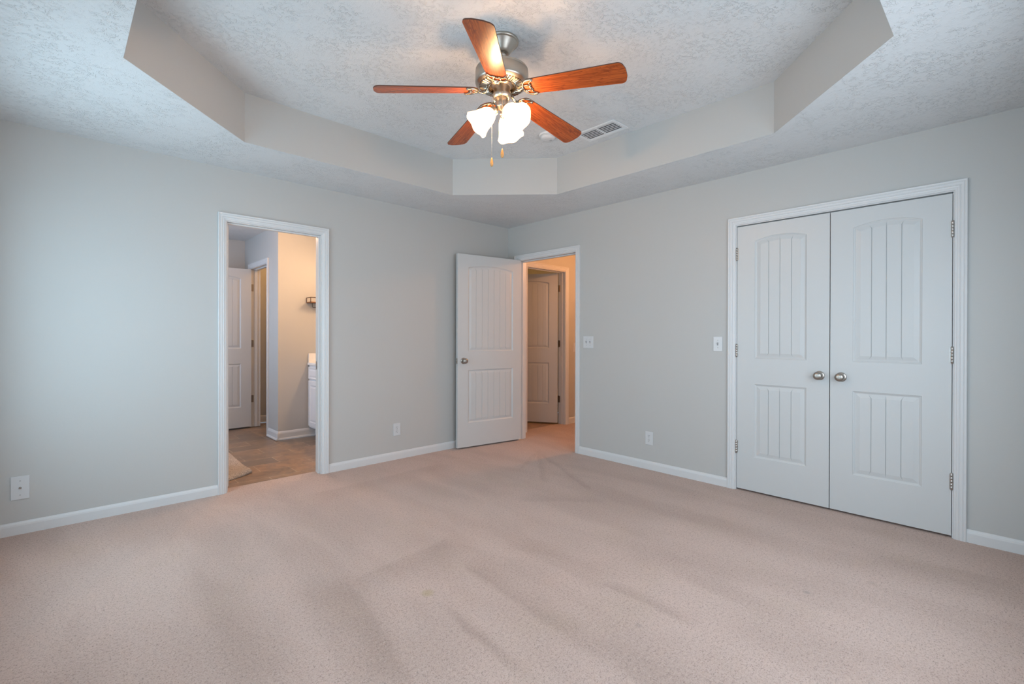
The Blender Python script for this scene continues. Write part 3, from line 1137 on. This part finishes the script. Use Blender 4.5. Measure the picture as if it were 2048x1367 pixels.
def bracket_mesh():
    """ornate blade iron under the blade root: arm, crescent and scalloped inner edge"""
    bm = bmesh.new()
    zz = -0.006
    out = []
    for i in range(25):                                    # outer crescent, open toward the tip
        a = math.radians(62 + (360 - 124) * i / 24)
        out.append((0.174 + 0.047 * math.cos(a), 0.052 * math.sin(a), zz))
    tip_a, tip_b = out[0], out[-1]
    tube(bm, out, 0.0052, 8, flat=0.8)
    inner = []
    for i in range(17):                                    # inner scalloped edge, three bows
        t_ = i / 16
        y = 0.047 * (1 - 2 * t_)
        x = 0.174 + 0.002 - 0.012 * abs(math.sin(3 * math.pi * t_)) + 0.018 * (2 * t_ - 1) ** 2
        inner.append((x, y, zz - 0.001))
    tube(bm, inner, 0.0040, 8, flat=0.8)
    for y in (-0.016, 0.016):                              # two struts between crescent and scallops
        tube(bm, [(0.129, y * 0.9, zz), (0.147, y * 1.25, zz - 0.002), (0.178, y, zz)], 0.0036, 8)
    for (x, y) in ((0.189, -0.047), (0.189, 0.047), (0.170, 0.0)):
        lathe(bm, [(0.0065, 0.0), (0.0065, -0.003), (0.0, -0.0055)], 12, Matrix.Translation((x, y, zz - 0.002)))
    arm = [(0.058, 0.0, 0.028), (0.068, 0.0, 0.025), (0.077, 0.0, 0.008), (0.090, 0.0, -0.011), (0.106, 0.0, -0.014), (0.120, 0.0, -0.010), (0.130, 0.0, -0.006)]
    tube(bm, arm, [0.009, 0.0085, 0.008, 0.008, 0.0085, 0.009, 0.008], 10, flat=0.7)
    return bm


first = None
for i in range(5):
    th = math.radians(3 + 72 * i)
    er = Vector((math.cos(th), math.sin(th), 0))
    et = Vector((-math.sin(th), math.cos(th), 0))
    er = er * math.cos(DROOP) - Vector((0, 0, 1)) * math.sin(DROOP)
    td = et * math.cos(PHI) - et.cross(er).normalized() * -math.sin(PHI)
    nd = er.cross(td)
    m3 = Matrix((er, td, nd)).transposed().to_4x4()
    m3.translation = Vector((0, 0, BZ))
    if first is None:
        b = obj('blade', blade_mesh(), [M['blade'], M['blade_edge']], fan)
        k = obj('blade_bracket', bracket_mesh(), M['nickel_polished'], b)
        k['label'] = 'ornate polished metal blade bracket'
        first = (b, k)
    else:
        b = first[0].copy()
        COL.objects.link(b)
        b.parent = fan
        k = first[1].copy()
        COL.objects.link(k)
        k.parent = b
    b.matrix_local = m3

# three bell shades
def bell(bm):
    prof = [(0.020, 0.000), (0.026, 0.004), (0.036, 0.016), (0.045, 0.034), (0.051, 0.055), (0.056, 0.076), (0.063, 0.096), (0.072, 0.114), (0.075, 0.118)]
    inner = [(r - 0.003, z) for r, z in reversed(prof)]
    lathe(bm, prof + inner, 40, cap0=False, cap1=False)
    # ruffled lip
    for v in bm.verts:
        rr = math.hypot(v.co.x, v.co.y)
        if v.co.z > 0.09:
            a = math.atan2(v.co.y, v.co.x)
            v.co.z += 0.004 * math.cos(6 * a) * (v.co.z - 0.09) / 0.028


BETA = math.radians(40)
for i, az in enumerate((146, 26, 266)):
    a = math.radians(az)
    d = Vector((math.cos(a) * math.cos(BETA), math.sin(a) * math.cos(BETA), -math.sin(BETA)))
    q = d.to_track_quat('Z', 'Y').to_matrix().to_4x4()
    base = Vector((0.030 * math.cos(a), 0.030 * math.sin(a), fz(2.394)))
    bm = bmesh.new()
    mt = Matrix.Translation(base) @ q
    lathe(bm, [(0.010, -0.012), (0.010, 0.002), (0.020, 0.004), (0.024, 0.010), (0.024, 0.026), (0.0215, 0.030), (0.0, 0.030)], 24, mt)
    s = obj('shade_socket', bm, M['nickel'], fan)
    bm = bmesh.new()
    bell(bm)
    bmesh.ops.transform(bm, matrix=Matrix.Translation(base + d * 0.022) @ q, verts=bm.verts[:])
    o = obj('lamp_shade', bm, M['shade'], fan)
    o['label'] = 'glowing frosted bell glass shade'
    bd = bpy.data.lights.new('bulb_glow', 'POINT')
    bd.energy = 14
    bd.color = (1.0, 0.55, 0.26)
    bd.shadow_soft_size = 0.025
    bo = bpy.data.objects.new('bulb_glow', bd)
    bo.location = base + d * 0.085
    COL.objects.link(bo)
    bo.parent = fan

# pull chains
RD = Vector((0.7238, -0.69, 0))
FD = Vector((0.69, 0.7238, 0))


def chain(px, py, z0, z1, label):
    bm = bmesh.new()
    n = int((z0 - z1) / 0.0062)
    for k in range(n):
        z = z0 - k * 0.0062
        lathe(bm, [(0.0, 0.0018), (0.0018, 0.0), (0.0, -0.0018)], 6, Matrix.Translation((px, py, fz(z))))
    tube(bm, [(px, py, fz(z0)), (px, py, fz(z1))], 0.0007, 5)
    c_ = obj('pull_chain', bm, M['chain'], fan)
    bm = bmesh.new()
    lathe(bm, [(0.0, 0.0), (0.0028, -0.001), (0.0045, -0.008), (0.0080, -0.024), (0.0086, -0.032), (0.0070, -0.042), (0.0045, -0.046), (0.0, -0.047)], 16, Matrix.Translation((px, py, fz(z1))))
    f = obj('pull_knob', bm, M['fob'], c_)
    f['label'] = label


q1 = -RD * 0.053 - FD * 0.0
chain(q1.x, q1.y, 2.475, 2.138, 'orange wooden drop on the longer chain')
q2 = RD * 0.004 - FD * 0.055
chain(q2.x, q2.y, 2.46, 2.164, 'orange wooden drop on the shorter chain')

# ------------------------------------------------------------------ ceiling vent and smoke detector
VX0, VX1, VY0, VY1 = -0.895, -0.700, -2.075, -1.715
vc = ((VX0 + VX1) / 2, (VY0 + VY1) / 2)
root = empty('air_vent', (*vc, TRAY), 0, 'white two bank ceiling register beside the smoke detector', 'vent')
hx, hy = (VX1 - VX0) / 2, (VY1 - VY0) / 2
bm = bmesh.new()
fwid = 0.026
for (a, b, c_, d) in ((-hx, hx, -hy, -hy + fwid), (-hx, hx, hy - fwid, hy), (-hx, -hx + fwid, -hy + fwid, hy - fwid), (hx - fwid, hx, -hy + fwid, hy - fwid), (-hx + fwid, hx - fwid, -0.007, 0.007)):
    box(bm, a, b, c_, d, -0.007, 0.0)
obj('vent_frame', bm, M['vent'], root, sharp=0.002)
bm = bmesh.new()
box(bm, -hx + 0.02, hx - 0.02, -hy + 0.02, hy - 0.02, -0.0012, -0.0004)
obj('duct_opening', bm, M['vent_dark'], root)
for sy in (-1, 1):
    ya, yb = (0.007, hy - fwid) if sy > 0 else (-hy + fwid, -0.007)
    for k in range(6):
        x = -hx + fwid + (k + 0.5) * (2 * (hx - fwid)) / 6
        bm = bmesh.new()
        v = [bm.verts.new(p) for p in ((x - 0.0080, ya, -0.0054), (x + 0.0085, ya, -0.0024), (x + 0.0085, yb, -0.0024), (x - 0.0080, yb, -0.0054),
                                       (x - 0.0078, ya, -0.0062), (x + 0.0087, ya, -0.0032), (x + 0.0087, yb, -0.0032), (x - 0.0078, yb, -0.0062))]
        for f in ((0, 1, 2, 3), (7, 6, 5, 4), (0, 4, 5, 1), (1, 5, 6, 2), (2, 6, 7, 3), (3, 7, 4, 0)):
            bm.faces.new([v[j] for j in f])
        obj('louver', bm, M['vent'], root)

root = empty('smoke_detector', (-1.040, -1.565, TRAY), 0, 'round white smoke detector on the raised ceiling', 'smoke detector')
bm = bmesh.new()
lathe(bm, [(0.069, 0.0), (0.069, -0.010), (0.066, -0.013), (0.0, -0.013)], 40)
obj('mounting_base', bm, M['vent'], root)
bm = bmesh.new()
lathe(bm, [(0.060, -0.013), (0.060, -0.024), (0.057, -0.032), (0.050, -0.040), (0.030, -0.045), (0.0, -0.046)], 40)
obj('cover', bm, M['plate'], root)
bm = bmesh.new()
lathe(bm, [(0.011, -0.044), (0.011, -0.048), (0.0, -0.049)], 16, Matrix.Translation((0.012, -0.016, 0)))
obj('test_button', bm, M['plate_grey'], root)
bm = bmesh.new()
for k in range(14):
    a = math.radians(200 + 140 * k / 13)
    lathe(bm, [(0.003, 0), (0.003, -0.003), (0, -0.003)], 6, Matrix.Translation((0.0585 * math.cos(a), 0.0585 * math.sin(a), -0.026)))
obj('sounder_slots', bm, M['plate_grey'], root)

# ------------------------------------------------------------------ bathroom things
# vanity along the far wall, front facing the doorway
VF = -1.665
root = empty('vanity_cabinet', (VF, 1.655, 0), RB, 'white panelled vanity cabinet at the lit bathroom wall', 'cabinet')
VL = 1.2
bm = bmesh.new()
box(bm, 0.0, VL, 0.0, 0.53, 0.105, 0.835)
box(bm, 0.0, VL, 0.07, 0.53, 0.0, 0.105)
obj('body', bm, M['cabinet'], root)


def front(name, x0, x1, z0, z1):
    bm = bmesh.new()
    fr = 0.05 if z1 - z0 > 0.25 else 0.012
    prof = [(0.0, 0.0), (0.0, -0.016), (0.003, -0.019), (fr, -0.019), (fr + 0.006, -0.014), (fr + 0.016, -0.014), (fr + 0.030, -0.018)]
    loops = []
    for s, d in prof:
        loops.append([bm.verts.new(p) for p in ((x0 + s, d, z0 + s), (x1 - s, d, z0 + s), (x1 - s, d, z1 - s), (x0 + s, d, z1 - s))])
    for a, b in zip(loops[:-1], loops[1:]):
        for i in range(4):
            bm.faces.new((a[i], a[(i + 1) % 4], b[(i + 1) % 4], b[i]))
    bm.faces.new(loops[-1])
    return obj(name, bm, M['cabinet'], root)


for k in range(3):
    x0 = 0.02 + k * 0.395
    front('drawer', x0, x0 + 0.37, 0.675, 0.815)
    front('cabinet_door', x0, x0 + 0.37, 0.125, 0.655)
root = empty('vanity_countertop', (VF, 1.6545, 0.836), RB, 'white vanity countertop with a raised side splash', 'countertop')
bm = bmesh.new()
bevel_box(bm, 0.0, VL + 0.01, -0.022, 0.53, 0.0, 0.032, 0.006)
obj('slab', bm, M['counter'], root)
bm = bmesh.new()
bevel_box(bm, 0.0, 0.018, -0.012, 0.53, 0.0322, 0.138, 0.003)
obj('side_splash', bm, M['counter'], root)

# wall shelf with wire rail and towel bar
root = empty('wall_shelf', (-1.70, 1.658, 1.565), 0, 'small brown wall shelf with dark wire rail above the vanity end', 'shelf')
SL, SD = 0.42, 0.13
bm = bmesh.new()
bevel_box(bm, 0.0, SL, -SD, 0.0, 0.0, 0.014, 0.002)
obj('shelf_board', bm, M['shelf_wood'], root)
bm = bmesh.new()
r = 0.0042
tube(bm, [(0.004, -0.002, 0.062), (0.004, -SD, 0.062), (SL - 0.004, -SD, 0.062), (SL - 0.004, -0.002, 0.062)], r, 8)
for x in (0.004, SL - 0.004):
    for y in (-0.006, -SD):
        tube(bm, [(x, y, 0.006), (x, y, 0.062)], r, 8)
obj('rail', bm, M['brown_metal'], root)
bm = bmesh.new()
tube(bm, [(0.045, -0.07, 0.0), (0.045, -0.07, -0.045), (0.05, -0.07, -0.05), (SL - 0.05, -0.07, -0.05), (SL - 0.045, -0.07, -0.045), (SL - 0.045, -0.07, 0.0)], 0.003, 8)
obj('towel_bar', bm, M['black_metal'], root)

# bath mat with a lifted corner
random.seed(4)
bm = bmesh.new()
NX, NY = 44, 64
A, B = Vector((-2.60, 0.455)), Vector((-2.565, 1.36))
ex = Vector((-0.90, -0.35)).normalized()
ey = (B - A).normalized()
LX, LY = 0.62, 0.92
grid = []
for i in range(NX + 1):
    row = []
    for j in range(NY + 1):
        u, v = i / NX, j / NY
        p = A + Vector((-1, 0)) * (u * LX) + ey * (v * LY)
        p.y -= 0.16 * math.sin(min(1, u * 1.6) * math.pi / 2) * (1 - v)       # front edge bows toward the doorway
        edge = min(u * LX, (1 - u) * LX, v * LY, (1 - v) * LY)
        h = 0.026 * min(1, edge / 0.03) ** 0.5 + random.uniform(-0.003, 0.003) * (1 if edge > 0.01 else 0.3)
        lift = 0.022 * max(0, 1 - math.hypot(u * LX, v * LY) / 0.28) ** 1.5
        row.append(bm.verts.new((p.x, p.y, -0.001 + lift + h)))
    grid.append(row)
for i in range(NX):
    for j in range(NY):
        bm.faces.new((grid[i][j], grid[i + 1][j], grid[i + 1][j + 1], grid[i][j + 1])).smooth = True
geo = bmesh.ops.extrude_face_region(bm, geom=bm.faces[:])
for v in [g for g in geo['geom'] if isinstance(g, bmesh.types.BMVert)]:
    v.co.z = max(-0.004, v.co.z - 0.03) if v.co.z > 0.03 else -0.004
tag(obj('bath_mat', bm, M['rug']), 'shaggy beige bath mat with a lifted corner on the vinyl floor', 'rug')

# ------------------------------------------------------------------ lamps of the neighbouring rooms and an added bathroom fill
WARM = (1.0, 0.60, 0.30)
area('bathroom_vanity_light', (-1.22, 0.75, 2.05), (0, math.radians(65), 0), 0.12, 0.7, 19, WARM)


def point(name, loc, power, col, r=0.05):
    d = bpy.data.lights.new(name, 'POINT')
    d.energy = power
    d.color = col
    d.shadow_soft_size = r
    o = bpy.data.objects.new(name, d)
    o.location = loc
    COL.objects.link(o)
    return o


point('bathroom_fill_light', (-2.35, 0.75, 2.25), 24, (1.0, 0.55, 0.27))  # added unseen source, fills the bathroom with warm light
point('inner_room_bulb', (-1.35, 2.4, 2.3), 12, (1.0, 0.52, 0.18))
point('hall_bulb', (1.25, -1.1, 2.25), 48, (1.0, 0.42, 0.15))
point('laundry_bulb', (0.9, 1.2, 2.3), 7, (1.0, 0.50, 0.15))
point('closet_bulb', (0.45, -3.5, 2.2), 3, (1.0, 0.45, 0.2))
